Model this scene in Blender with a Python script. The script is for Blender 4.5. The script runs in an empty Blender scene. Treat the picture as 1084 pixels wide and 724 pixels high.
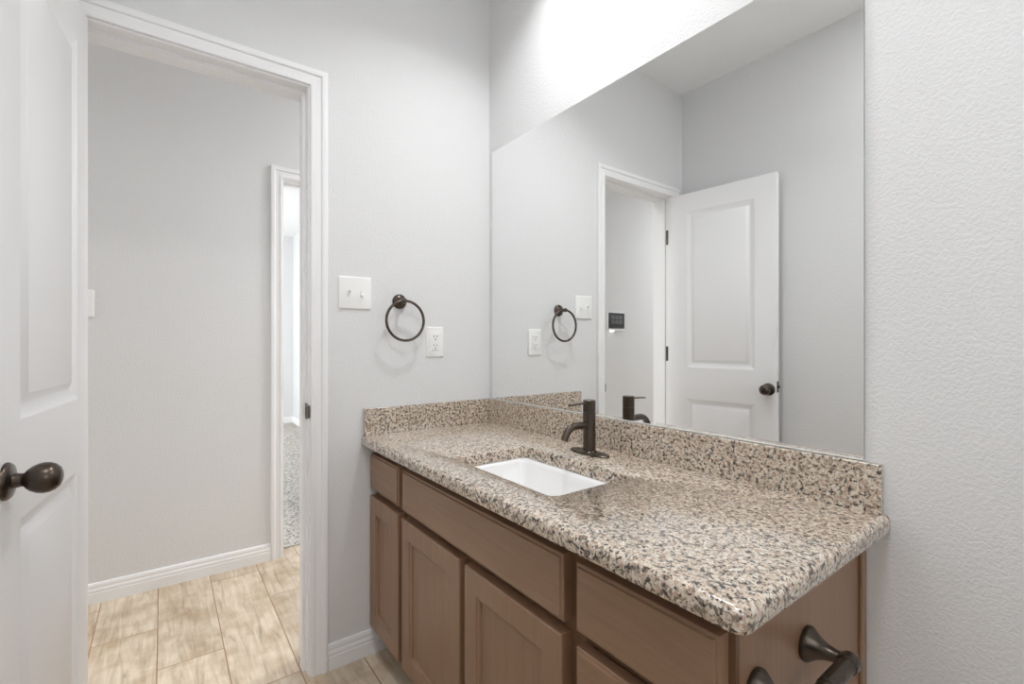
import bpy, bmesh, math
from mathutils import Vector, Matrix

# ------------------------------------------------------------------ camera, world, light, exposure
scn = bpy.context.scene
COL = scn.collection
W_PX, H_PX, F_PX = 1084.0, 724.0, 498.54
cam_d = bpy.data.cameras.new('camera')
cam = bpy.data.objects.new('camera', cam_d)
COL.objects.link(cam)
cam.location = (1.735, -1.1605, 1.1574)
cam.rotation_euler = (math.radians(90), 0, math.radians(53.449))
cam_d.sensor_width = 36.0
cam_d.sensor_fit = 'HORIZONTAL'
cam_d.lens = 36.0 * F_PX / W_PX
cam_d.shift_y = 1.57 / W_PX
cam_d.clip_start = 0.02
scn.camera = cam

world = bpy.data.worlds.new('world')
scn.world = world
world.use_nodes = True
world.node_tree.nodes['Background'].inputs[0].default_value = (0.9, 0.95, 1.0, 1)
world.node_tree.nodes['Background'].inputs[1].default_value = 0.6

scn.view_settings.view_transform = 'Standard'
scn.view_settings.look = 'None'
scn.view_settings.exposure = 0.0
scn.view_settings.gamma = 1.0
scn.view_settings.use_curve_mapping = False
scn.cycles.max_bounces = 16
scn.cycles.diffuse_bounces = 10
scn.cycles.glossy_bounces = 8
scn.cycles.sample_clamp_indirect = 3.0
scn.cycles.blur_glossy = 1.0
scn.cycles.use_denoising = True

CEIL = 2.709
HALL_X = -1.063

def lamp_disk(name, loc, size, power, color=(1, 0.96, 0.91), rot=(0, 0, 0), spread=180, sy=None):
    d = bpy.data.lights.new(name, 'AREA')
    d.shape = 'DISK' if sy is None else 'RECTANGLE'
    d.size = size
    if sy is not None:
        d.size_y = sy
    d.energy = power
    d.color = color
    d.spread = math.radians(spread)
    o = bpy.data.objects.new(name, d)
    COL.objects.link(o)
    o.location = loc
    o.rotation_euler = rot
    return o

DOWNLIGHTS = [
    # name, place, diameter, watts, spread
    ('vanity_light', (0.66, -0.235, CEIL - 0.012), 0.15, 6.6, 128),
    ('tub_light', (1.62, -1.00, CEIL - 0.012), 0.36, 10.6, 180),  # unseen lamp added as soft fill for the bathroom
    ('hall_light', (-0.55, -3.70, CEIL - 0.012), 0.30, 27.0, 165),  # unseen lamp added to brighten the hall
    ('hall_end_light', (-0.55, 0.75, CEIL - 0.012), 0.30, 29.0, 165),  # second unseen lamp added as hall fill
]
for n, l, s, pw, sd in DOWNLIGHTS:
    lamp_disk(n, l, s, pw, (0.985, 0.99, 1.0), spread=sd)
# daylight entering the carpeted room through its window (left wall of that room)
lamp_disk('bedroom_daylight', (-4.0, -2.95, 1.45), 1.8, 90.0, (0.95, 0.98, 1.0), (math.radians(90), 0, 0), 170, 1.5)

# ------------------------------------------------------------------ node helpers
def new_mat(name):
    m = bpy.data.materials.new(name)
    m.use_nodes = True
    return m, m.node_tree, m.node_tree.nodes['Principled BSDF']

def srgb(r, g, b):
    f = lambda c: (c / 255 / 12.92) if c / 255 <= 0.04045 else ((c / 255 + 0.055) / 1.055) ** 2.4
    return (f(r), f(g), f(b), 1)

def plain(name, col, rough=0.5, metal=0.0, coat=0.0, spec=0.5, var=0.0, scale=40):
    m, t, b = new_mat(name)
    b.inputs['Base Color'].default_value = col
    b.inputs['Roughness'].default_value = rough
    b.inputs['Metallic'].default_value = metal
    b.inputs['Coat Weight'].default_value = coat
    b.inputs['Specular IOR Level'].default_value = spec
    if var:
        tc = t.nodes.new('ShaderNodeTexCoord')
        n = t.nodes.new('ShaderNodeTexNoise')
        n.inputs['Scale'].default_value = scale
        n.inputs['Detail'].default_value = 4
        t.links.new(tc.outputs['Object'], n.inputs['Vector'])
        r = t.nodes.new('ShaderNodeMapRange')
        r.inputs['To Min'].default_value = rough - var
        r.inputs['To Max'].default_value = rough + var
        t.links.new(n.outputs['Fac'], r.inputs['Value'])
        t.links.new(r.outputs['Result'], b.inputs['Roughness'])
    return m

def ramp(t, stops, interp='LINEAR'):
    r = t.nodes.new('ShaderNodeValToRGB')
    cr = r.color_ramp
    cr.interpolation = interp
    while len(cr.elements) > 1:
        cr.elements.remove(cr.elements[-1])
    cr.elements[0].position = stops[0][0]
    cr.elements[0].color = stops[0][1]
    for p, c in stops[1:]:
        e = cr.elements.new(p)
        e.color = c
    return r

def math_n(t, op, a, b=None, c=None):
    n = t.nodes.new('ShaderNodeMath')
    n.operation = op
    for i, v in enumerate((a, b, c)):
        if v is None:
            continue
        if isinstance(v, (int, float)):
            n.inputs[i].default_value = v
        else:
            t.links.new(v, n.inputs[i])
    return n.outputs[0]

def wall_paint(name, col, scale=85.0, dist=0.003, strength=0.2):
    m, t, b = new_mat(name)
    b.inputs['Base Color'].default_value = col
    b.inputs['Roughness'].default_value = 0.62
    b.inputs['Specular IOR Level'].default_value = 0.3
    tc = t.nodes.new('ShaderNodeTexCoord')
    n = t.nodes.new('ShaderNodeTexNoise')
    n.inputs['Scale'].default_value = scale
    n.inputs['Detail'].default_value = 3
    n.inputs['Roughness'].default_value = 0.5
    n.inputs['Distortion'].default_value = 0.6
    t.links.new(tc.outputs['Object'], n.inputs['Vector'])
    r = ramp(t, [(0.40, (0, 0, 0, 1)), (0.60, (1, 1, 1, 1))])
    t.links.new(n.outputs['Fac'], r.inputs[0])
    n2 = t.nodes.new('ShaderNodeTexNoise')
    n2.inputs['Scale'].default_value = scale * 3.1
    n2.inputs['Detail'].default_value = 2
    t.links.new(tc.outputs['Object'], n2.inputs['Vector'])
    h = math_n(t, 'MULTIPLY_ADD', n2.outputs['Fac'], 0.35, r.outputs[0])
    bp = t.nodes.new('ShaderNodeBump')
    bp.inputs['Strength'].default_value = strength
    bp.inputs['Distance'].default_value = dist
    t.links.new(h, bp.inputs['Height'])
    t.links.new(bp.outputs[0], b.inputs['Normal'])
    return m

M = {}
M['wall'] = wall_paint('wall_paint', (0.725, 0.728, 0.732, 1), 155, 0.0024, 0.28)
M['ceiling'] = wall_paint('ceiling_paint', (0.87, 0.87, 0.87, 1), 155, 0.0024, 0.28)
M['trim'] = plain('trim_paint', (0.84, 0.84, 0.845, 1), 0.48, spec=0.35, var=0.03, scale=5)
M['door'] = plain('door_paint', (0.83, 0.83, 0.84, 1), 0.36, var=0.03, scale=5)
M['plastic'] = plain('white_plastic', (0.84, 0.84, 0.83, 1), 0.3, var=0.03)
M['slot'] = plain('dark_slot', (0.03, 0.03, 0.03, 1), 0.6)
M['bronze'] = plain('oil_rubbed_bronze', (0.082, 0.064, 0.050, 1), 0.30, 0.85, coat=0.15, var=0.06, scale=60)
M['bronze_light'] = plain('worn_bronze_plate', (0.16, 0.14, 0.11, 1), 0.35, 0.9, var=0.06, scale=60)
M['porcelain'] = plain('white_porcelain', (0.86, 0.86, 0.86, 1), 0.08, coat=0.5)
M['steel'] = plain('brushed_steel', (0.55, 0.54, 0.52, 1), 0.3, 1.0, var=0.08, scale=120)
M['mirror'] = plain('mirror_silver', (0.93, 0.94, 0.935, 1), 0.0, 1.0)
M['sealant'] = plain('clear_sealant', (0.62, 0.63, 0.61, 1), 0.25, var=0.1, scale=90)
M['mirror_edge'] = plain('mirror_glass_edge', (0.16, 0.19, 0.175, 1), 0.15)
M['black_glass'] = plain('black_screen_glass', (0.02, 0.021, 0.022, 1), 0.06)
M['kick'] = plain('toe_kick_brown', (0.09, 0.06, 0.042, 1), 0.6)

def glow(name, col, s):
    m, t, b = new_mat(name)
    b.inputs['Base Color'].default_value = (0.8, 0.8, 0.8, 1)
    b.inputs['Emission Color'].default_value = col
    b.inputs['Emission Strength'].default_value = s
    return m
M['led'] = glow('led_white', (1, 1, 1, 1), 14.0)
M['frost'] = glow('frosted_daylit_glass', (0.93, 0.97, 1, 1), 3.0)  # emissive pane, added as fill light from the end wall
M['lens'] = glow('downlight_lens', (1, 0.96, 0.9, 1), 3.0)

def granite():
    m, t, b = new_mat('speckled_granite')
    tc = t.nodes.new('ShaderNodeTexCoord')
    nz = t.nodes.new('ShaderNodeTexNoise')
    nz.inputs['Scale'].default_value = 90
    nz.inputs['Detail'].default_value = 3
    t.links.new(tc.outputs['Object'], nz.inputs['Vector'])
    vm = t.nodes.new('ShaderNodeVectorMath'); vm.operation = 'SUBTRACT'
    t.links.new(nz.outputs['Color'], vm.inputs[0]); vm.inputs[1].default_value = (0.5, 0.5, 0.5)
    vs = t.nodes.new('ShaderNodeVectorMath'); vs.operation = 'SCALE'
    t.links.new(vm.outputs[0], vs.inputs[0]); vs.inputs['Scale'].default_value = 0.012
    va = t.nodes.new('ShaderNodeVectorMath'); va.operation = 'ADD'
    t.links.new(tc.outputs['Object'], va.inputs[0]); t.links.new(vs.outputs[0], va.inputs[1])
    def cells(scale):
        v = t.nodes.new('ShaderNodeTexVoronoi')
        v.inputs['Scale'].default_value = scale
        t.links.new(va.outputs[0], v.inputs['Vector'])
        s = t.nodes.new('ShaderNodeSeparateColor')
        t.links.new(v.outputs['Color'], s.inputs[0])
        return s
    def noise(scale, detail=3.0, rough=0.55):
        n = t.nodes.new('ShaderNodeTexNoise')
        n.inputs['Scale'].default_value = scale
        n.inputs['Detail'].default_value = detail
        n.inputs['Roughness'].default_value = rough
        t.links.new(tc.outputs['Object'], n.inputs['Vector'])
        return n.outputs['Fac']
    def mix(fac, a_, b_):
        mx = t.nodes.new('ShaderNodeMix'); mx.data_type = 'RGBA'
        t.links.new(fac, mx.inputs['Factor'])
        t.links.new(a_, mx.inputs['A'])
        if isinstance(b_, tuple):
            mx.inputs['B'].default_value = b_
        else:
            t.links.new(b_, mx.inputs['B'])
        return mx.outputs['Result']
    big, small = cells(135), cells(250)
    base = ramp(t, [(0.0, srgb(199, 182, 164)), (0.24, srgb(187, 161, 142)), (0.38, srgb(210, 198, 181)), (0.60, srgb(182, 158, 139)),
                    (0.72, srgb(219, 209, 196)), (0.90, srgb(164, 150, 135))], 'CONSTANT')
    t.links.new(big.outputs[0], base.inputs[0])
    fine = ramp(t, [(0.0, srgb(193, 177, 156)), (0.3, srgb(208, 198, 182)), (0.55, srgb(178, 156, 136)), (0.75, srgb(220, 210, 198))], 'CONSTANT')
    t.links.new(small.outputs[0], fine.inputs[0])
    fm = ramp(t, [(0.46, (0, 0, 0, 1)), (0.54, (1, 1, 1, 1))])
    t.links.new(noise(75), fm.inputs[0])
    c0 = mix(fm.outputs[0], base.outputs[0], fine.outputs[0])
    # grey-brown and near-black mineral flecks
    gm = ramp(t, [(0.545, (0, 0, 0, 1)), (0.585, (1, 1, 1, 1))])
    t.links.new(noise(115, 3.5, 0.6), gm.inputs[0])
    c1 = mix(gm.outputs[0], c0, srgb(122, 108, 95))
    dm = ramp(t, [(0.560, (0, 0, 0, 1)), (0.590, (1, 1, 1, 1))])
    mp2 = t.nodes.new('ShaderNodeMapping'); mp2.inputs['Location'].default_value = (3.3, 7.1, 1.9)
    t.links.new(tc.outputs['Object'], mp2.inputs['Vector'])
    dn = t.nodes.new('ShaderNodeTexNoise')
    dn.inputs['Scale'].default_value = 122; dn.inputs['Detail'].default_value = 3.5; dn.inputs['Roughness'].default_value = 0.6
    t.links.new(mp2.outputs[0], dn.inputs['Vector'])
    t.links.new(dn.outputs['Fac'], dm.inputs[0])
    c2 = mix(dm.outputs[0], c1, srgb(50, 44, 39))
    t.links.new(c2, b.inputs['Base Color'])
    b.inputs['Roughness'].default_value = 0.16
    b.inputs['Specular IOR Level'].default_value = 0.6
    b.inputs['Coat Weight'].default_value = 1.0
    b.inputs['Coat IOR'].default_value = 1.55
    b.inputs['Coat Roughness'].default_value = 0.15
    r = t.nodes.new('ShaderNodeMapRange')
    r.inputs['To Min'].default_value = 0.10; r.inputs['To Max'].default_value = 0.32
    t.links.new(small.outputs[2], r.inputs['Value'])
    t.links.new(r.outputs['Result'], b.inputs['Roughness'])
    return m
M['granite'] = granite()

def wood(name, grain='Z', c1=(133, 103, 80), c2=(149, 118, 94)):
    m, t, b = new_mat(name)
    tc = t.nodes.new('ShaderNodeTexCoord')
    mp = t.nodes.new('ShaderNodeMapping')
    sc = {'Z': (26, 26, 1.6), 'X': (1.6, 26, 26)}[grain]
    mp.inputs['Scale'].default_value = sc
    t.links.new(tc.outputs['Object'], mp.inputs['Vector'])
    n = t.nodes.new('ShaderNodeTexNoise')
    n.inputs['Scale'].default_value = 1.6
    n.inputs['Detail'].default_value = 6
    n.inputs['Roughness'].default_value = 0.62
    n.inputs['Distortion'].default_value = 1.1
    t.links.new(mp.outputs[0], n.inputs['Vector'])
    r = ramp(t, [(0.30, srgb(*c1)), (0.52, srgb(*[(a + d) / 2 for a, d in zip(c1, c2)])), (0.72, srgb(*c2))])
    t.links.new(n.outputs['Fac'], r.inputs[0])
    t.links.new(r.outputs[0], b.inputs['Base Color'])
    b.inputs['Roughness'].default_value = 0.38
    b.inputs['Coat Weight'].default_value = 0.12
    b.inputs['Coat Roughness'].default_value = 0.25
    bp = t.nodes.new('ShaderNodeBump')
    bp.inputs['Strength'].default_value = 0.08
    bp.inputs['Distance'].default_value = 0.001
    t.links.new(n.outputs['Fac'], bp.inputs['Height'])
    t.links.new(bp.outputs[0], b.inputs['Normal'])
    return m
M['wood_v'] = wood('stained_maple_vertical', 'Z')
M['wood_frame'] = wood('stained_maple_face_frame', 'Z', (100, 72, 50), (114, 84, 60))  # darker, warmer stain with the shade of the gaps put into the colour
M['wood_h'] = wood('stained_maple_horizontal', 'X')

def tile_floor():
    m, t, b = new_mat('wood_look_tile')
    tc = t.nodes.new('ShaderNodeTexCoord')
    sep = t.nodes.new('ShaderNodeSeparateXYZ')
    t.links.new(tc.outputs['Object'], sep.inputs[0])
    x, y = sep.outputs[0], sep.outputs[1]
    PW, PL = 0.2045, 0.915
    v = math_n(t, 'DIVIDE', math_n(t, 'ADD', y, 1.382), PW)
    row = math_n(t, 'FLOOR', v)
    fv = math_n(t, 'FRACT', v)
    sh = math_n(t, 'MULTIPLY', row, 0.305)
    u = math_n(t, 'DIVIDE', math_n(t, 'SUBTRACT', math_n(t, 'ADD', x, 0.657), sh), PL)
    colm = math_n(t, 'FLOOR', u)
    fu = math_n(t, 'FRACT', u)
    dv = math_n(t, 'MULTIPLY', math_n(t, 'MINIMUM', fv, math_n(t, 'SUBTRACT', 1.0, fv)), PW)
    du = math_n(t, 'MULTIPLY', math_n(t, 'MINIMUM', fu, math_n(t, 'SUBTRACT', 1.0, fu)), PL)
    edge = math_n(t, 'MINIMUM', du, dv)
    grout = math_n(t, 'LESS_THAN', edge, 0.0018)
    cmb = t.nodes.new('ShaderNodeCombineXYZ')
    t.links.new(row, cmb.inputs[0]); t.links.new(colm, cmb.inputs[1])
    wn = t.nodes.new('ShaderNodeTexWhiteNoise'); wn.noise_dimensions = '2D'
    t.links.new(cmb.outputs[0], wn.inputs['Vector'])
    off = t.nodes.new('ShaderNodeVectorMath'); off.operation = 'SCALE'
    t.links.new(wn.outputs['Color'], off.inputs[0]); off.inputs['Scale'].default_value = 17.0
    pos = t.nodes.new('ShaderNodeVectorMath'); pos.operation = 'ADD'
    t.links.new(tc.outputs['Object'], pos.inputs[0]); t.links.new(off.outputs[0], pos.inputs[1])
    mp = t.nodes.new('ShaderNodeMapping')
    mp.inputs['Scale'].default_value = (3.0, 26, 1)
    t.links.new(pos.outputs[0], mp.inputs['Vector'])
    n = t.nodes.new('ShaderNodeTexNoise')
    n.inputs['Scale'].default_value = 1.5
    n.inputs['Detail'].default_value = 7
    n.inputs['Roughness'].default_value = 0.6
    n.inputs['Distortion'].default_value = 0.9
    t.links.new(mp.outputs[0], n.inputs['Vector'])
    r = ramp(t, [(0.28, srgb(166, 150, 131)), (0.42, srgb(200, 184, 162)), (0.56, srgb(214, 199, 178)), (0.74, srgb(226, 214, 197))])
    t.links.new(n.outputs['Fac'], r.inputs[0])
    # cloudy brown patches
    n2 = t.nodes.new('ShaderNodeTexNoise')
    n2.inputs['Scale'].default_value = 9.0
    n2.inputs['Detail'].default_value = 5
    t.links.new(pos.outputs[0], n2.inputs['Vector'])
    r2 = ramp(t, [(0.42, (1, 1, 1, 1)), (0.74, srgb(214, 200, 182))])
    t.links.new(n2.outputs['Fac'], r2.inputs[0])
    mul = t.nodes.new('ShaderNodeMix'); mul.data_type = 'RGBA'; mul.blend_type = 'MULTIPLY'
    mul.inputs['Factor'].default_value = 1.0
    t.links.new(r.outputs[0], mul.inputs['A']); t.links.new(r2.outputs[0], mul.inputs['B'])
    hsv = t.nodes.new('ShaderNodeHueSaturation')
    mr = t.nodes.new('ShaderNodeMapRange')
    mr.inputs['To Min'].default_value = 0.9; mr.inputs['To Max'].default_value = 1.06
    t.links.new(wn.outputs['Value'], mr.inputs['Value'])
    t.links.new(mr.outputs['Result'], hsv.inputs['Value'])
    t.links.new(mul.outputs['Result'], hsv.inputs['Color'])
    mx = t.nodes.new('ShaderNodeMix'); mx.data_type = 'RGBA'
    t.links.new(grout, mx.inputs['Factor'])
    t.links.new(hsv.outputs[0], mx.inputs['A'])
    mx.inputs['B'].default_value = srgb(150, 116, 84)
    t.links.new(mx.outputs['Result'], b.inputs['Base Color'])
    b.inputs['Roughness'].default_value = 0.36
    bp = t.nodes.new('ShaderNodeBump')
    bp.inputs['Strength'].default_value = 0.5
    bp.inputs['Distance'].default_value = 0.0015
    hh = math_n(t, 'MINIMUM', math_n(t, 'DIVIDE', edge, 0.003), 1.0)
    t.links.new(hh, bp.inputs['Height'])
    t.links.new(bp.outputs[0], b.inputs['Normal'])
    return m
M['tile'] = tile_floor()

def carpet_mat():
    m, t, b = new_mat('grey_carpet_pile')
    tc = t.nodes.new('ShaderNodeTexCoord')
    n = t.nodes.new('ShaderNodeTexNoise')
    n.inputs['Scale'].default_value = 75
    n.inputs['Detail'].default_value = 4
    t.links.new(tc.outputs['Object'], n.inputs['Vector'])
    r = ramp(t, [(0.33, srgb(112, 106, 97)), (0.46, srgb(178, 174, 167)), (0.62, srgb(206, 203, 197))])
    t.links.new(n.outputs['Fac'], r.inputs[0])
    t.links.new(r.outputs[0], b.inputs['Base Color'])
    b.inputs['Roughness'].default_value = 1.0
    b.inputs['Specular IOR Level'].default_value = 0.0
    bp = t.nodes.new('ShaderNodeBump')
    bp.inputs['Strength'].default_value = 0.8
    bp.inputs['Distance'].default_value = 0.012
    t.links.new(n.outputs['Fac'], bp.inputs['Height'])
    t.links.new(bp.outputs[0], b.inputs['Normal'])
    return m
M['carpet'] = carpet_mat()

# ------------------------------------------------------------------ mesh helpers
def link_mesh(name, bm, mat, parent=None, smooth=False, bevel=0.0, segs=2, matrix=None, angle=35):
    bmesh.ops.recalc_face_normals(bm, faces=bm.faces[:])
    me = bpy.data.meshes.new(name)
    bm.to_mesh(me)
    bm.free()
    mats = mat if isinstance(mat, (list, tuple)) else [mat]
    for mm in mats:
        me.materials.append(mm)
    o = bpy.data.objects.new(name, me)
    COL.objects.link(o)
    if matrix is not None:
        o.matrix_world = matrix
    if parent is not None:
        o.parent = parent
    if bevel:
        bv = o.modifiers.new('bevel', 'BEVEL')
        bv.width = bevel
        bv.segments = segs
        bv.limit_method = 'ANGLE'
        bv.angle_limit = math.radians(40)
        bv.harden_normals = False
    if smooth or bevel:
        me.polygons.foreach_set('use_smooth', [True] * len(me.polygons))
        me.set_sharp_from_angle(angle=math.radians(angle))
    return o

def box(bm, x0, x1, y0, y1, z0, z1, mi=0):
    vs = [bm.verts.new(c) for c in ((x0, y0, z0), (x1, y0, z0), (x1, y1, z0), (x0, y1, z0), (x0, y0, z1), (x1, y0, z1), (x1, y1, z1), (x0, y1, z1))]
    for f in ((0, 3, 2, 1), (4, 5, 6, 7), (0, 1, 5, 4), (1, 2, 6, 5), (2, 3, 7, 6), (3, 0, 4, 7)):
        fc = bm.faces.new([vs[i] for i in f])
        fc.material_index = mi
    return vs

def BX(*a):
    bm = bmesh.new()
    box(bm, *a)
    return bm

def lathe(bm, prof, origin, axis, n=32, cap=True):
    """prof: list of (distance along axis, radius)"""
    ax = Vector(axis).normalized()
    ref = Vector((0, 0, 1)) if abs(ax.z) < 0.9 else Vector((1, 0, 0))
    e1 = ax.cross(ref).normalized()
    e2 = ax.cross(e1)
    o = Vector(origin)
    rings = []
    for d, r in prof:
        if r < 1e-6:
            rings.append([bm.verts.new(o + ax * d)])
        else:
            rings.append([bm.verts.new(o + ax * d + (e1 * math.cos(2 * math.pi * k / n) + e2 * math.sin(2 * math.pi * k / n)) * r) for k in range(n)])
    for a, b in zip(rings, rings[1:]):
        for k in range(n):
            k2 = (k + 1) % n
            if len(a) == 1 and len(b) == 1:
                continue
            if len(a) == 1:
                bm.faces.new((a[0], b[k], b[k2]))
            elif len(b) == 1:
                bm.faces.new((a[k], b[0], a[k2]))
            else:
                bm.faces.new((a[k], b[k], b[k2], a[k2]))
    if cap:
        for r in (rings[0], rings[-1]):
            if len(r) > 2:
                bm.faces.new(r)

def tube(bm, pts, rad, n=20, cap=True):
    pts = [Vector(p) for p in pts]
    rads = rad if isinstance(rad, (list, tuple)) else [rad] * len(pts)
    rings = []
    side = None
    for i, p in enumerate(pts):
        tg = (pts[min(i + 1, len(pts) - 1)] - pts[max(i - 1, 0)]).normalized()
        if side is None:
            ref = Vector((0, 0, 1)) if abs(tg.z) < 0.9 else Vector((1, 0, 0))
            side = tg.cross(ref).normalized()
        side = (side - tg * side.dot(tg)).normalized()
        up = tg.cross(side)
        rings.append([bm.verts.new(p + (side * math.cos(2 * math.pi * k / n) + up * math.sin(2 * math.pi * k / n)) * rads[i]) for k in range(n)])
    for a, b in zip(rings, rings[1:]):
        for k in range(n):
            k2 = (k + 1) % n
            bm.faces.new((a[k], b[k], b[k2], a[k2]))
    if cap:
        bm.faces.new(rings[0]); bm.faces.new(rings[-1])

def torus(bm, c, R, r, ax1, ax2, n=72, m=14):
    c, a1, a2 = Vector(c), Vector(ax1), Vector(ax2)
    a3 = a1.cross(a2)
    g = []
    for i in range(n):
        t = 2 * math.pi * i / n
        d = a1 * math.cos(t) + a2 * math.sin(t)
        g.append([bm.verts.new(c + d * (R + r * math.cos(2 * math.pi * k / m)) + a3 * r * math.sin(2 * math.pi * k / m)) for k in range(m)])
    for i in range(n):
        for k in range(m):
            bm.faces.new((g[i][k], g[(i + 1) % n][k], g[(i + 1) % n][(k + 1) % m], g[i][(k + 1) % m]))

def tag(o, label, cat, kind=None, group=None):
    o['label'] = label
    o['category'] = cat
    if kind:
        o['kind'] = kind
    if group:
        o['group'] = group
    return o

def empty(name, loc, label, cat, kind=None, group=None):
    o = bpy.data.objects.new(name, None)
    COL.objects.link(o)
    o.empty_display_size = 0.05
    o.location = loc
    bpy.context.view_layer.update()
    return tag(o, label, cat, kind, group)

def child(o, par):
    """parent o to par keeping its place in the world (par is only translated/rotated)"""
    bpy.context.view_layer.update()
    o.parent = par
    o.matrix_parent_inverse = par.matrix_world.inverted()
    return o

def part(name, bm, mat, par, **k):
    return child(link_mesh(name, bm, mat, **k), par)

def rounded_rect(x0, x1, y0, y1, r, n=8):
    pts = []
    for cx, cy, a0 in ((x1 - r, y1 - r, 0), (x0 + r, y1 - r, 90), (x0 + r, y0 + r, 180), (x1 - r, y0 + r, 270)):
        for k in range(n + 1):
            a = math.radians(a0 + 90 * k / n)
            pts.append((cx + r * math.cos(a), cy + r * math.sin(a)))
    return pts

# ------------------------------------------------------------------ room shell
OY0, OY1, OZ = -1.350, -0.755, 2.048          # bathroom door opening
HY0, HY1 = -0.634, 0.180                      # opening to the carpeted room
WT = 0.127
HW = -1.178

bm = BX(HW + 0.008, 2.70, -4.6, 1.3, -0.10, 0.0)
tag(link_mesh('floor', bm, M['tile']), 'beige wood-look plank tile floor of bathroom and hall', 'floor', 'structure')
bm = BX(-5.9, HW + 0.008, -3.1, 0.55, -0.10, 0.006)
tag(link_mesh('carpet', bm, M['carpet']), 'grey carpet floor of the room beyond the hall', 'carpet', 'structure')
bm = BX(-5.9, 2.70, -4.6, 1.3, CEIL, CEIL + 0.1)
tag(link_mesh('ceiling', bm, M['ceiling']), 'pale grey textured ceiling', 'ceiling', 'structure')

bm = bmesh.new()
box(bm, -WT, 0, -4.6, OY0 - 0.012, 0, CEIL)
box(bm, -WT, 0, OY1 + 0.012, 1.3, 0, CEIL)
box(bm, -WT, 0, OY0 - 0.012, OY1 + 0.012, OZ + 0.012, CEIL)
tag(link_mesh('wall_left', bm, M['wall']), 'pale grey textured wall holding the doorway and towel ring', 'wall', 'structure')
tag(link_mesh('wall_right', BX(0, 2.70, 0, 0.12, 0, CEIL), M['wall']), 'pale grey textured wall behind the mirror', 'wall', 'structure')
tag(link_mesh('wall_front', BX(0, 2.70, -1.58, -1.460, 0, CEIL), M['wall']), 'pale grey wall behind the open door, seen in mirror', 'wall', 'structure')
bm = bmesh.new()
box(bm, 2.60, 2.70, -1.460, -1.10, 0, CEIL)
box(bm, 2.60, 2.70, -0.36, 0, 0, CEIL)
box(bm, 2.60, 2.70, -1.10, -0.36, 0, 1.15)
box(bm, 2.60, 2.70, -1.10, -0.36, 2.05, CEIL)
tag(link_mesh('wall_back', bm, M['wall']), 'pale grey end wall with the frosted window behind the camera', 'wall', 'structure')
fill_win = empty('window_1', (2.66, -0.73, 1.15), 'frosted daylit window in the end wall', 'window', 'structure')  # window added behind the camera to give fill light
bm = bmesh.new()
for a in ((-1.10, -1.06, 1.15, 2.05), (-0.40, -0.36, 1.15, 2.05), (-1.06, -0.40, 1.15, 1.19), (-1.06, -0.40, 2.01, 2.05), (-1.06, -0.40, 1.585, 1.615)):
    box(bm, 2.635, 2.68, *a)
part('window_frame', bm, M['trim'], fill_win, bevel=.002)
part('pane', BX(2.655, 2.661, -1.06, -0.40, 1.19, 2.01), M['frost'], fill_win)

bm = bmesh.new()
box(bm, HW, HALL_X, -4.6, HY0 - 0.012, 0, CEIL)
box(bm, HW, HALL_X, HY1 + 0.012, 1.3, 0, CEIL)
box(bm, HW, HALL_X, HY0 - 0.012, HY1 + 0.012, OZ + 0.012, CEIL)
tag(link_mesh('wall_hall', bm, M['wall']), 'pale grey hall wall facing the bathroom doorway', 'wall', 'structure')
bm = bmesh.new()
box(bm, HALL_X, -WT, -4.6, -4.5, 0, CEIL)
box(bm, HALL_X, -WT, 1.2, 1.3, 0, CEIL)
tag(link_mesh('wall_hall_end', bm, M['wall']), 'pale grey end walls closing the hall', 'wall', 'structure')
bm = bmesh.new()
box(bm, -5.9, -5.70, -3.1, 0.55, 0, CEIL)
box(bm, -5.70, HW, 0.37, 0.55, 0, CEIL)
box(bm, -5.70, HW, -3.1, -3.0, 0, CEIL)
tag(link_mesh('wall_far', bm, M['wall']), 'pale walls of the carpeted room beyond the hall', 'wall', 'structure')

# ---- casing (a, b, t) profile swept round a door opening
CASING = [(0, 0), (0, .0085), (.002, .0105), (.012, .0115), (.0145, .009), (.030, .0105), (.034, .0105), (.0365, .0155), (.040, .0175), (.050, .0180), (.055, .0165), (.057, .013), (.057, 0)]

def casing(bm, a0, a1, b1, place):
    rows = []
    for w, t in CASING:
        rows.append([bm.verts.new(place(a, b, t)) for a, b in ((a0 - w, 0), (a0 - w, b1 + w), (a1 + w, b1 + w), (a1 + w, 0))])
    for r0, r1 in zip(rows, rows[1:]):
        for k in range(3):
            bm.faces.new((r0[k], r0[k + 1], r1[k + 1], r1[k]))
    for k in (0, 3):
        bm.faces.new([r[k] for r in rows])

BASE = [(0, 0), (.0145, 0), (.0145, .046), (.0125, .0485), (.0135, .052), (.0130, .060), (.0105, .066), (.0095, .0675), (.0105, .071), (.0095, .080), (.0065, .087), (.004, .089), (0, .089)]

def baseboard(bm, p0, p1, nrm):
    """p0,p1: (x,y) ends along the wall foot; nrm: outward normal"""
    e = []
    for px, py in (p0, p1):
        e.append([bm.verts.new((px + nrm[0] * t, py + nrm[1] * t, z)) for t, z in BASE])
    for k in range(len(BASE) - 1):
        bm.faces.new((e[0][k], e[1][k], e[1][k + 1], e[0][k + 1]))
    bm.faces.new(e[0]); bm.faces.new(e[1])

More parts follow.
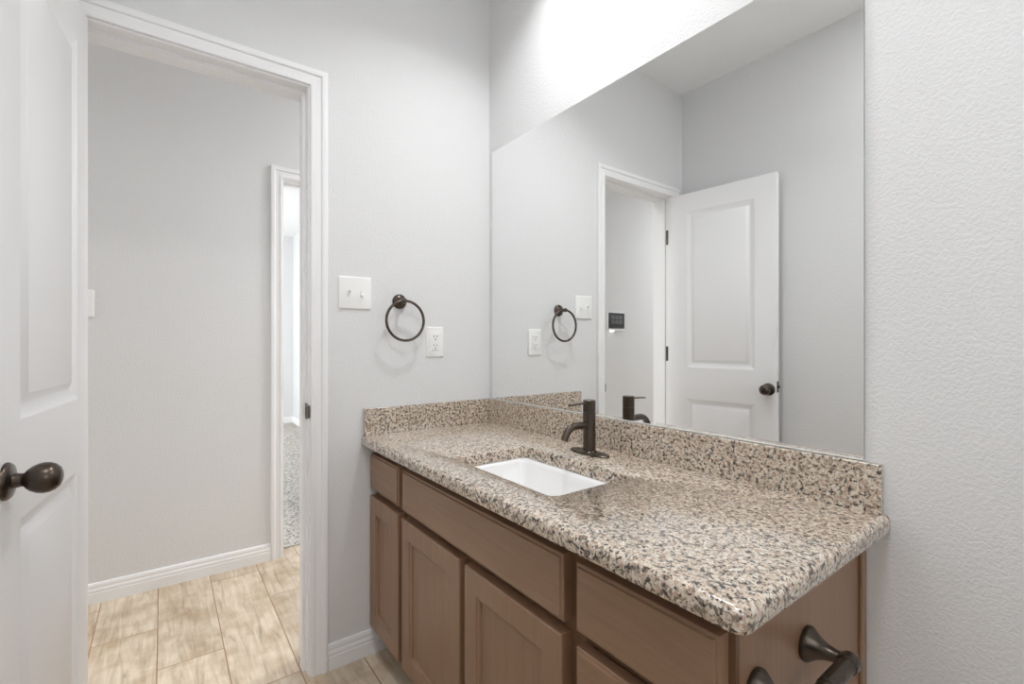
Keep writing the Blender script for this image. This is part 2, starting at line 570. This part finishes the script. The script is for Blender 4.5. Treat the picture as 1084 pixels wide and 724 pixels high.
# bathroom doorway trim: casing + jamb + stop + strike plate
t1 = empty('trim_1', (0, (OY0 + OY1) / 2, 0), 'white door frame between bathroom and hall', 'door frame', 'structure')
bm = bmesh.new()
casing(bm, OY0 - 0.006, OY1 + 0.006, OZ + 0.006, lambda a, b, t: (t, a, b))
part('casing', bm, M['trim'], t1, smooth=True, angle=28)
bm = bmesh.new()
casing(bm, OY0 - 0.006, OY1 + 0.006, OZ + 0.006, lambda a, b, t: (-WT - t, a, b))
part('casing', bm, M['trim'], t1, smooth=True, angle=28)
bm = bmesh.new()
box(bm, -WT, 0, OY0 - 0.012, OY0, 0, OZ)
box(bm, -WT, 0, OY1, OY1 + 0.012, 0, OZ)
box(bm, -WT, 0, OY0 - 0.012, OY1 + 0.012, OZ, OZ + 0.012)
part('jamb', bm, M['trim'], t1)
bm = bmesh.new()
box(bm, -0.075, -0.040, OY0, OY0 + 0.010, 0, OZ)
box(bm, -0.075, -0.040, OY1 - 0.010, OY1, 0, OZ)
box(bm, -0.075, -0.040, OY0 + 0.010, OY1 - 0.010, OZ - 0.010, OZ)
part('door_stop', bm, M['trim'], t1)
# strike plate with a curved lip that turns out over the casing edge
bm = bmesh.new()
prof = [(-.036, .0), (-.012, .0), (-.002, .001), (.005, .0025), (.0105, .006)]
za, zb = .893, .948
rows = []
for xx, dy in prof:
    lip = .006 if xx > -.01 else 0.0
    rows.append([bm.verts.new((xx, OY1 - .0018 + dy * .6 - .0006, z)) for z in (za + lip, zb - lip)] + [bm.verts.new((xx, OY1 - .0003 + dy * .6, z)) for z in (zb - lip, za + lip)])
for a, b in zip(rows, rows[1:]):
    for k in range(4):
        bm.faces.new((a[k], b[k], b[(k + 1) % 4], a[(k + 1) % 4]))
bm.faces.new(rows[0]); bm.faces.new(rows[-1])
sp = part('strike_plate', bm, M['bronze_light'], t1)
sp['label'] = 'dark bronze strike plate'
bm = BX(-.029, -.016, OY1 - .0028, OY1 - .0018, .906, .935)
child(link_mesh('latch_hole', bm, M['slot']), sp)

t2 = empty('trim_2', (HALL_X, (HY0 + HY1) / 2, 0), 'white door frame into the carpeted room across the hall', 'door frame', 'structure')
bm = bmesh.new()
casing(bm, HY0 - 0.006, HY1 + 0.006, OZ + 0.006, lambda a, b, t: (HALL_X + t, a, b))
part('casing', bm, M['trim'], t2, smooth=True, angle=28)
bm = bmesh.new()
box(bm, HW, HALL_X, HY0 - 0.012, HY0, 0, OZ)
box(bm, HW, HALL_X, HY1, HY1 + 0.012, 0, OZ)
box(bm, HW, HALL_X, HY0 - 0.012, HY1 + 0.012, OZ, OZ + 0.012)
part('jamb', bm, M['trim'], t2)
bm = bmesh.new()
box(bm, -1.150, -1.115, HY0, HY0 + 0.010, 0, OZ)
box(bm, -1.150, -1.115, HY0 + 0.010, HY1, OZ - 0.010, OZ)
part('door_stop', bm, M['trim'], t2)

bm = bmesh.new()
baseboard(bm, (0, OY1 + 0.0635), (0, -0.005), (1, 0))
tag(link_mesh('baseboard_left', bm, M['trim'], smooth=True, angle=28), 'white baseboard between the door casing and vanity', 'baseboard', 'structure')
bm = bmesh.new()
baseboard(bm, (HALL_X, -4.5), (HALL_X, HY0 - 0.0635), (1, 0))
tag(link_mesh('baseboard_hall', bm, M['trim'], smooth=True, angle=28), 'white baseboard along the hall wall', 'baseboard', 'structure')
bm = bmesh.new()
baseboard(bm, (-5.70, -3.0), (-5.70, 0.37), (1, 0))
baseboard(bm, (-5.70, 0.37), (HW, 0.37), (0, -1))
tag(link_mesh('baseboard_far', bm, M['trim'], smooth=True, angle=28), 'white baseboard round the carpeted room', 'baseboard', 'structure')
bm = bmesh.new()
baseboard(bm, (1.402, 0), (2.60, 0), (0, -1))
tag(link_mesh('baseboard_right', bm, M['trim'], smooth=True, angle=28), 'white baseboard on the wall past the vanity', 'baseboard', 'structure')
bm = bmesh.new()
baseboard(bm, (0.02, -1.460), (2.60, -1.460), (0, 1))
tag(link_mesh('baseboard_front', bm, M['trim'], smooth=True, angle=28), 'white baseboard behind the open door', 'baseboard', 'structure')

# ------------------------------------------------------------------ the open door
DA = math.radians(-5.6)
DW, DT, DZ0, DZ1 = 0.589, 0.036, 0.012, 2.042
# local frame: +X along the door from the hinge, +Y out of the visible face, Z up
DM = Matrix.Translation((0.0137, -1.3249, 0)) @ Matrix.Rotation(DA, 4, 'Z')
PANELS = [(.100, .484, 1.015, 1.931), (.100, .484, .235, .834)]
GROOVE = [(0, 0), (.003, .0012), (.027, .0108), (.029, .0112), (.031, .0108), (.046, .0016), (.048, .001)]

def door_face(bm, y, sgn):
    xs = [0, PANELS[0][0], PANELS[0][1], DW]
    zs = [DZ0, PANELS[1][2], PANELS[1][3], PANELS[0][2], PANELS[0][3], DZ1]
    g = [[bm.verts.new((x, y, z)) for z in zs] for x in xs]
    for i in range(3):
        for k in range(5):
            if i == 1 and k in (1, 3):
                continue
            bm.faces.new((g[i][k], g[i + 1][k], g[i + 1][k + 1], g[i][k + 1]))
    for k in (1, 3):
        ring = [g[1][k], g[2][k], g[2][k + 1], g[1][k + 1]]
        x0, x1, z0, z1 = xs[1], xs[2], zs[k], zs[k + 1]
        for off, dep in GROOVE[1:]:
            nr = [bm.verts.new((a, y - sgn * dep, b)) for a, b in ((x0 + off, z0 + off), (x1 - off, z0 + off), (x1 - off, z1 - off), (x0 + off, z1 - off))]
            for q in range(4):
                bm.faces.new((ring[q], ring[(q + 1) % 4], nr[(q + 1) % 4], nr[q]))
            ring = nr
        bm.faces.new(ring)
    # border verts in order
    return [g[0][0], g[3][0], g[3][5], g[0][5]], g

bm = bmesh.new()
_, ga = door_face(bm, 0, 1)
_, gb = door_face(bm, -DT, -1)
def strip(l0, l1):
    for a, b, c, d in zip(l0, l0[1:], l1[1:], l1):
        bm.faces.new((a, b, c, d))
strip(ga[0], gb[0]); strip(ga[3], gb[3])
strip([r[0] for r in ga], [r[0] for r in gb]); strip([r[5] for r in ga], [r[5] for r in gb])
door = link_mesh('door_1', bm, M['door'], smooth=True, angle=25, matrix=DM)
tag(door, 'white two-panel door standing open with dark bronze knob', 'door', 'structure')

def dpart(name, bm, mat, par=None, **k):
    o = link_mesh(name, bm, mat, matrix=DM, **k)
    return child(o, par or door)

KS, KZ = .551, .919
bm = bmesh.new()
lathe(bm, [(0, .0325), (.003, .0325), (.007, .029), (.009, .020), (.011, .0135), (.020, .0115), (.024, .012), (.027, .0165), (.033, .0215), (.041, .0255), (.049, .0270), (.057, .0262), (.064, .0230), (.070, .0170), (.073, .0095), (.074, 0)], (KS, 0, KZ), (0, 1, 0), 40, True)
kn = dpart('door_knob', bm, M['bronze'], smooth=True, angle=50)
kn['label'] = 'egg-shaped dark bronze knob'
bm = BX(DW - .0004, DW + .0012, -.031, -.006, .905, .962)
lp = dpart('latch_plate', bm, M['bronze'])
bm = BX(DW + .0012, DW + .010, -.025, -.012, .926, .942)
dpart('latch_bolt', bm, M['bronze'], lp, bevel=.002)
# hinges: a leaf on the jamb, a leaf on the door edge and the knuckle between
for hz in (1.81, 1.095, .28):
    bm = bmesh.new()
    lathe(bm, [(-.046, 0), (-.046, .0035), (-.044, .0058), (.044, .0058), (.046, .0035), (.046, 0)], (0.0045, -1.3585, hz), (0, 0, 1), 16, False)
    box(bm, -.036, -.022, OY0 + .0002, OY0 + .0022, hz - .0445, hz + .0445)
    box(bm, -.022, .0045, OY0 - .0025, OY0 - .0005, hz - .0445, hz + .0445)
    h = link_mesh('hinge', bm, M['bronze'], smooth=True, angle=40)
    h['label'] = 'dark bronze hinge'
    child(h, door)

# ------------------------------------------------------------------ vanity cabinet
van = empty('vanity_cabinet', (0.70, -0.27, 0), 'brown stained wood vanity cabinet under the granite top', 'cabinet')
YF, YD, XS, ZT = -0.511, -0.540, 1.386, 0.780
bm = bmesh.new()                                 # carcass: sides, floor, back
box(bm, 0.004, 0.018, -0.500, -0.006, 0.100, ZT)
box(bm, 0.018, XS - 0.016, -0.500, -0.006, 0.100, 0.116)
box(bm, 0.018, XS - 0.016, -0.016, -0.006, 0.116, ZT)
part('carcass', bm, M['wood_v'], van)
part('side_panel', BX(XS - 0.016, XS, -0.5005, -0.002, 0.0, ZT), M['wood_v'], van, bevel=0.001)
ff = bmesh.new()                                 # face frame: stiles and rails
stiles = [(0.002, 0.036), (0.245, 0.318), (1.030, 1.118), (1.352, XS + .003)]
for a, b in stiles:
    box(ff, a, b, YF, -0.5005, 0.090, ZT)
box(ff, 0.660, 0.694, YF, -0.5005, 0.125, 0.590)
spans = [(0.036, 0.245), (0.318, 1.030), (1.118, 1.352)]
for i, (a, b) in enumerate(spans):
    box(ff, a, b, YF, -0.5005, 0.735, ZT)
    box(ff, a, b, YF, -0.5005, 0.090, 0.125)
    box(ff, a, b, YF, -0.5005, 0.590, 0.630)
box(ff, 1.118, 1.352, YF, -0.5005, 0.335, 0.375)
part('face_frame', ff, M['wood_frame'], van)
part('toe_kick', BX(0.004, XS - 0.017, -0.462, -0.450, 0.0, 0.100), M['kick'], van)
part('scribe_trim', BX(XS, XS + .007, -0.027, -0.0015, 0.0, ZT), M['wood_v'], van, bevel=0.002)

def slab_front(name, x0, x1, z0, z1):
    bm = bmesh.new()
    lo = [bm.verts.new((x, YF - .0005, z)) for x, z in ((x0, z0), (x1, z0), (x1, z1), (x0, z1))]
    rings = [lo]
    for off, y in ((0, YD + .006), (.0015, YD + .0045), (.0055, YD + .0040), (.0075, YD)):
        rings.append([bm.verts.new((x, y, z)) for x, z in ((x0 + off, z0 + off), (x1 - off, z0 + off), (x1 - off, z1 - off), (x0 + off, z1 - off))])
    for a, b in zip(rings, rings[1:]):
        for k in range(4):
            bm.faces.new((a[k], a[(k + 1) % 4], b[(k + 1) % 4], b[k]))
    bm.faces.new(lo); bm.faces.new(rings[-1])
    return part(name, bm, M['wood_h'], van, smooth=True, angle=20)

slab_front('drawer_front', 0.006, 0.266, 0.619, 0.748)['label'] = 'narrow top drawer front beside the wall'
slab_front('false_front', 0.297, 1.060, 0.616, 0.747)['label'] = 'wide blank panel below the sink'
slab_front('drawer_front', 1.095, 1.379, 0.617, 0.747)['label'] = 'top drawer front of the three-drawer bank'
slab_front('drawer_front', 1.095, 1.379, 0.362, 0.588)
slab_front('drawer_front', 1.095, 1.379, 0.107, 0.333)

def cab_door(x0, x1, z0, z1, label):
    ST = .057
    bm = bmesh.new()
    def ring(off, y):
        return [bm.verts.new((x, y, z)) for x, z in ((x0 + off, z0 + off), (x1 - off, z0 + off), (x1 - off, z1 - off), (x0 + off, z1 - off))]
    rs = [ring(0, YF - .0005), ring(0, YD + .003), ring(.003, YD), ring(ST, YD), ring(ST + .0015, YD + .003), ring(ST + .010, YD + .0055), ring(ST + .0115, YD + .0095), ring(ST + .0115, YD + .0140)]
    for a, b in zip(rs, rs[1:]):
        for k in range(4):
            bm.faces.new((a[k], a[(k + 1) % 4], b[(k + 1) % 4], b[k]))
    bm.faces.new(rs[0])
    # mitre-free look: rails between stiles show as separate grain through the panel below
    d = part('cabinet_door', bm, M['wood_v'], van, smooth=True, angle=20)
    d['label'] = label
    o = ST + .0105
    child(link_mesh('door_panel', BX(x0 + o, x1 - o, YD + .0095, YD + .0145, z0 + o, z1 - o), M['wood_v']), d)
cab_door(0.006, 0.266, 0.107, 0.592, 'narrow recessed-panel door beside the wall')
cab_door(0.297, 0.665, 0.107, 0.592, 'recessed-panel door under the sink, nearer the wall')
cab_door(0.691, 1.057, 0.107, 0.590, 'recessed-panel door under the sink, nearer the drawers')

# ------------------------------------------------------------------ granite countertop with sink cut-out
CX1, CY0, CZ0, CZ1 = 1.432, -0.570, 0.7805, 0.8167
HX0, HX1, HY_0, HY_1 = 0.503, 0.948, -0.465, -0.195      # sink cut-out
bm = bmesh.new()
N = 8
def outline(inset):
    pts = []
    x0, x1, y0, y1 = 0.001, CX1 - inset, CY0 + inset, -0.001
    r = max(.022 - inset, .004)
    pts.append((x0, y1))
    pts.append((x0, y0))
    for k in range(N + 1):
        a = math.radians(270 + 90 * k / N)
        pts.append((x1 - r + r * math.cos(a), y0 + r + r * math.sin(a)))
    pts.append((x1, y1))
    return pts
def loop(pts, z):
    return [bm.verts.new((x, y, z)) for x, y in pts]
def bridge(a, b):
    n = len(a)
    for k in range(n):
        bm.faces.new((a[k], a[(k + 1) % n], b[(k + 1) % n], b[k]))
levels = [(.006, CZ0), (.002, CZ0 + .0015), (0, CZ0 + .006), (0, CZ1 - .014)]
for k in range(1, 7):
    a = math.radians(90 * k / 6)
    levels.append((.014 * (1 - math.cos(a)), CZ1 - .014 + .014 * math.sin(a)))
prev = None
lps = []
for ins, z in levels:
    l = loop(outline(ins), z)
    if prev:
        bridge(prev, l)
    prev = l
    lps.append(l)
hole_pts = rounded_rect(HX0, HX1, HY_0, HY_1, .022, 8)
hl = []
for off, z in ((.0, CZ0), (0, CZ1 - .003), (-.001, CZ1 - .001), (-.003, CZ1)):
    hp = rounded_rect(HX0 + off, HX1 - off, HY_0 + off, HY_1 - off, .022 - off, 8)
    l = loop(hp, z)
    if hl:
        bridge(hl[-1], l)
    hl.append(l)
def fill(outer, inner):
    es = []
    for L in (outer, inner):
        for k in range(len(L)):
            e = bm.edges.get((L[k], L[(k + 1) % len(L)])) or bm.edges.new((L[k], L[(k + 1) % len(L)]))
            es.append(e)
    bmesh.ops.triangle_fill(bm, edges=es, use_beauty=True)
fill(lps[-1], hl[-1])
fill(lps[0], hl[0])
ct = link_mesh('countertop', bm, M['granite'], smooth=True, angle=40)
tag(ct, 'speckled tan granite vanity countertop with backsplash', 'countertop')
SP = .018
child(link_mesh('backsplash', BX(0.0015, 1.421, -SP, -0.001, CZ1 - .0005, .9159), M['granite'], bevel=.002), ct)
child(link_mesh('side_splash', BX(0.001, SP + .001, -0.5634, -SP - .0005, CZ1 - .0005, .9159), M['granite'], bevel=.002), ct)

# ------------------------------------------------------------------ undermount sink
sk = empty('sink', ((HX0 + HX1) / 2, (HY_0 + HY_1) / 2, .66), 'white rectangular undermount sink set in the granite top', 'sink')
bm = bmesh.new()
def sring(o, z, r, drop=0):
    return [bm.verts.new((x, y, z)) for x, y in rounded_rect(HX0 + o, HX1 - o, HY_0 + o, HY_1 - o, r, 8)]
seq = [(-.022, .7800, .04), (-.004, .7800, .03), (.001, .7780, .028), (.006, .765, .026), (.020, .700, .026), (.030, .668, .030), (.045, .658, .03), (.115, .6525, .02)]
rr = [sring(*s) for s in seq]
for a, b in zip(rr, rr[1:]):
    bridge(a, b)
cxs, cys = (HX0 + HX1) / 2, (HY_0 + HY_1) / 2
dr = [bm.verts.new((cxs + .022 * math.cos(math.atan2(v.co.y - cys, v.co.x - cxs)), cys + .022 * math.sin(math.atan2(v.co.y - cys, v.co.x - cxs)), .650)) for v in rr[-1]]
bridge(rr[-1], dr)
out = [sring(-.022, .770, .055), sring(.0, .705, .06), sring(.035, .655, .06), sring(.09, .640, .03)]
bridge(rr[0], out[0])
for a, b in zip(out, out[1:]):
    bridge(a, b)
bm.faces.new(out[-1])
part('basin', bm, M['porcelain'], sk, smooth=True, angle=50)
bm = bmesh.new()
lathe(bm, [(0, 0), (.0015, .010), (.001, .016), (.003, .019), (.0035, .024), (.001, .027)], (cxs, cys, .6500), (0, 0, 1), 28, False)
part('drain', bm, M['bronze'], sk, smooth=True)

# ------------------------------------------------------------------ faucet
FX, FY = .704, -.098
fa = empty('faucet', (FX, FY, CZ1), 'dark bronze single-lever faucet standing behind the sink', 'faucet')
bm = bmesh.new()
def stadium(hx, hy, z):
    vs = []
    for k in range(48):
        a = 2 * math.pi * k / 48
        c, s = math.cos(a), math.sin(a)
        vs.append(bm.verts.new((FX + hx * (1 if c > 0 else -1) * abs(c) ** .9, FY + hy * (1 if s > 0 else -1) * abs(s) ** .9, z)))
    return vs
s0 = stadium(.078, .029, CZ1 + .0003); s1 = stadium(.078, .029, CZ1 + .003); s2 = stadium(.075, .026, CZ1 + .0055)
bridge(s0, s1); bridge(s1, s2); bm.faces.new(s0); bm.faces.new(s2)
part('base_plate', bm, M['bronze'], fa, smooth=True, angle=35)
R = .0195
bm = bmesh.new()
lathe(bm, [(.0055, R + .004), (.008, R + .003), (.010, R), (.128, R), (.1285, R - .0012)], (FX, FY, CZ1), (0, 0, 1), 40)
part('body', bm, M['bronze'], fa, smooth=True, angle=40)
bm = bmesh.new()
lathe(bm, [(.1285, R - .0012), (.1300, R - .0012), (.1305, R), (.164, R), (.166, R - .002)], (FX, FY, CZ1), (0, 0, 1), 40)
lv = part('handle', bm, M['bronze'], fa, smooth=True, angle=40)
bm = bmesh.new()
l0, l1 = [], []
for yy, hw, z in ((FY - R + .004, .0085, .9745), (FY - .05, .0080, .9735), (FY - .080, .0070, .9715), (FY - .084, .0055, .9712)):
    l0.append([bm.verts.new((FX - hw, yy, z - .0022)), bm.verts.new((FX + hw, yy, z - .0022)), bm.verts.new((FX + hw, yy, z + .0022)), bm.verts.new((FX - hw, yy, z + .0022))])
for a, b in zip(l0, l0[1:]):
    bridge(a, b)
bm.faces.new(l0[0]); bm.faces.new(l0[-1])
child(link_mesh('lever', bm, M['bronze'], bevel=.001), lv)
bm = bmesh.new()
pts = [(FX, FY - R + .006, .906), (FX, FY - .045, .907), (FX, FY - .060, .9068)]
for k in range(1, 9):
    a = math.radians(62 * k / 8)
    pts.append((FX, FY - .060 - .043 * math.sin(a), .9068 - .043 * (1 - math.cos(a))))
last = Vector(pts[-1]); d = Vector((0, -math.cos(math.radians(64)), -math.sin(math.radians(64))))
pts.append(tuple(last + d * .012)); pts.append(tuple(last + d * .018))
tube(bm, pts, .0108, 22)
part('spout', bm, M['bronze'], fa, smooth=True, angle=40)

# ------------------------------------------------------------------ mirror
MX0, MX1, MZ0, MZ1 = .0299, 1.3889, .9190, 1.9915
mi = bmesh.new()
box(mi, MX0, MX1, -.0050, -.0006, MZ0, MZ1, 1)
for f in mi.faces:
    if f.normal.y < -.5 or all(abs(v.co.y + .0050) < 1e-6 for v in f.verts):
        f.material_index = 0
mo = link_mesh('mirror', mi, [M['mirror'], M['mirror_edge']])
tag(mo, 'large frameless wall mirror resting above the granite backsplash', 'mirror')
child(link_mesh('sealant_bead', BX(MX0, MX1, -.0068, -.0004, .9162, .9200), M['sealant'], bevel=.0012), mo)

# ------------------------------------------------------------------ towel ring
TY, TZ = -.421, 1.320
tr = empty('towel_ring', (0, TY, TZ), 'dark bronze towel ring mounted beside the white outlet plate', 'towel ring')
bm = bmesh.new()
lathe(bm, [(.0002, .0285), (.004, .0285), (.008, .0265), (.012, .021), (.016, .0135), (.024, .0085), (.040, .0075), (.043, .0085), (.047, .0095), (.053, .0095), (.057, .0085), (.059, .005), (.0595, 0)], (0, TY, TZ), (1, 0, 0), 32)
part('post', bm, M['bronze'], tr, smooth=True, angle=45)
bm = bmesh.new()
torus(bm, (.050, TY + .004, TZ - .0755), .0755, .0052, (0, 1, 0), (0, 0, 1))
part('ring', bm, M['bronze'], tr, smooth=True, angle=80)

# ------------------------------------------------------------------ wall plates (x = plane of the wall, facing +x)
def plate_bm(x, yc, zc, w, h):
    bm = bmesh.new()
    def ring(o, t):
        return [bm.verts.new((x + t, y, z)) for y, z in rounded_rect(yc - w / 2 + o, yc + w / 2 - o, zc - h / 2 + o, zc + h / 2 - o, .004, 3)]
    rs = [ring(0, .0003), ring(0, .003), ring(.0015, .0052), ring(.004, .0062)]
    for a, b in zip(rs, rs[1:]):
        n = len(a)
        for k in range(n):
            bm.faces.new((a[k], a[(k + 1) % n], b[(k + 1) % n], b[k]))
    bm.faces.new(rs[0]); bm.faces.new(rs[-1])
    return bm
def screw(x, y, z, par):
    bm = bmesh.new()
    lathe(bm, [(.0060, .0033), (.0070, .0030), (.0073, .0012), (.0073, 0)], (x, y, z), (1, 0, 0), 14, False)
    child(link_mesh('screw', bm, M['plastic'], smooth=True), par)
def toggle(x, y, z, up, par):
    bm = bmesh.new()
    box(bm, x + .0055, x + .0085, y - .0055, y + .0055, z - .0125, z + .0125)
    s = 1 if up else -1
    b0 = [(-.0035, -.004), (.0035, -.004), (.0035, .004), (-.0035, .004)]
    lo = [bm.verts.new((x + .008, y + a, z + b)) for a, b in b0]
    hi = [bm.verts.new((x + .020, y + a * .8, z + s * .009 + b * .8)) for a, b in b0]
    for k in range(4):
        bm.faces.new((lo[k], lo[(k + 1) % 4], hi[(k + 1) % 4], hi[k]))
    bm.faces.new(hi)
    child(link_mesh('toggle', bm, M['plastic'], bevel=.0008), par)

sw = empty('light_switch', (0, -.5935, 1.3425), 'white double toggle switch plate beside the bathroom door casing', 'light switch')
part('plate', plate_bm(0, -.5935, 1.3425, .120, .119), M['plastic'], sw, smooth=True, angle=35)
for yy, up in ((-.6165, True), (-.5705, False)):
    toggle(0, yy, 1.3425, up, sw)
    for dz in (-.030, .030):
        screw(0, yy, 1.3425 + dz, sw)

ol = empty('outlet', (0, -.268, 1.1635), 'white electrical outlet plate above the side splash', 'outlet')
part('plate', plate_bm(0, -.268, 1.1635, .078, .123), M['plastic'], ol, smooth=True, angle=35)
bm = BX(.0055, .0082, -.268 - .0168, -.268 + .0168, 1.1635 - .0335, 1.1635 + .0335)
rc = part('receptacle', bm, M['plastic'], ol, bevel=.001)
for zc in (1.1635 + .0195, 1.1635 - .0165):
    bm = bmesh.new()
    for dy, hh in ((-.0064, .0042), (.0064, .0034)):
        box(bm, .0081, .0086, -.268 + dy - .0011, -.268 + dy + .0011, zc - hh + .003, zc + hh + .003)
    lathe(bm, [(.0081, .0026), (.0086, .0026), (.0086, 0)], (0, -.268, zc - .0085), (1, 0, 0), 12, False)
    child(link_mesh('socket', bm, M['slot']), rc)
bm = bmesh.new()
for dy in (-.0075, .0075):
    box(bm, .0080, .0092, -.268 + dy - .006, -.268 + dy + .006, 1.1635 - .0305, 1.1635 - .0275)
child(link_mesh('test_button', bm, M['plastic']), rc)

hs = empty('light_switch', (HALL_X, -1.445, 1.335), 'white switch plate on hall wall, mostly hidden by the open door', 'light switch')
part('plate', plate_bm(HALL_X, -1.445, 1.335, .078, .123), M['plastic'], hs, smooth=True, angle=35)
toggle(HALL_X, -1.445, 1.335, True, hs)

# ------------------------------------------------------------------ hall keypad (seen in the mirror)
KY, KZc = -2.055, 1.355
kp = empty('alarm_keypad', (HALL_X, KY, KZc), 'black-screened alarm keypad on the hall wall, seen in the mirror', 'keypad')
bm = bmesh.new()
box(bm, HALL_X + .0003, HALL_X + .018, KY - .112, KY + .112, KZc - .085, KZc + .078)
part('back_plate', bm, M['plastic'], kp, bevel=.004)
scr = part('screen', BX(HALL_X + .018, HALL_X + .021, KY - .103, KY + .103, KZc - .066, KZc + .070), M['black_glass'], kp, bevel=.001)
M['ui'] = plain('dim_screen_tiles', (0.11, 0.115, 0.12, 1), 0.2)
bm = bmesh.new()
for i in range(3):
    for k in range(2):
        box(bm, HALL_X + .021, HALL_X + .0214, KY - .072 + i * .050, KY - .030 + i * .050, KZc - .026 + k * .040, KZc + .008 + k * .040)
child(link_mesh('icon', bm, M['ui']), scr)
part('indicator_light', BX(HALL_X + .004, HALL_X + .014, KY + .03, KY + .07, KZc - .0875, KZc - .0850), M['led'], kp)  # white emissive strip along the keypad's lower edge

# ------------------------------------------------------------------ toilet paper holder on the cabinet side
PX, PZ = XS, .645
tp = empty('toilet_paper_holder', (PX, -.363, PZ), 'empty dark bronze paper holder on the cabinet side', 'toilet paper holder')
for yy in (-.275, -.451):
    bm = bmesh.new()
    lathe(bm, [(.0003, .0285), (.0045, .0295), (.008, .0285), (.014, .0235), (.022, .0175), (.032, .0130), (.044, .0105), (.052, .0100), (.060, .0095)], (PX, yy, PZ), (1, 0, 0), 32)
    s = 1 if yy > -.36 else -1
    lathe(bm, [(-.013, .0125), (-.011, .0150), (.004, .0160), (.009, .0145), (.013, .0095), (.0145, 0)], (PX + .064, yy, PZ), (0, s, 0), 28)
    part('post', bm, M['bronze'], tp, smooth=True, angle=45)
bm = bmesh.new()
lathe(bm, [(0, .0118), (.070, .0118), (.0705, .0130), (.150, .0130)], (PX + .064, -.451 + .013, PZ), (0, 1, 0), 28)
part('roller', bm, M['bronze'], tp, smooth=True, angle=40)

# ------------------------------------------------------------------ recessed downlight trims (they carry the lamps above; all but the vanity one added as fill)
for (n, l, s, pw, sd), where in zip(DOWNLIGHTS, ('above the vanity', 'above the camera end of the bathroom', 'in the hall by the keypad', 'at the far end of the hall')):
    e = empty('recessed_downlight', (l[0], l[1], CEIL), 'round white recessed downlight in the ceiling ' + where, 'light', group='recessed ceiling downlights')
    bm = bmesh.new()
    r = s / 2 + .004
    lathe(bm, [(0, r + .019), (-.006, r + .017), (-.008, r + .009), (-.002, r), (-.001, r)], (l[0], l[1], CEIL - .0002), (0, 0, 1), 40, False)
    part('trim_ring', bm, M['trim'], e, smooth=True)
    bm = bmesh.new()
    lathe(bm, [(-.002, r), (-.002, 0)], (l[0], l[1], CEIL - .0002), (0, 0, 1), 40, False)
    part('lens', bm, M['lens'], e)
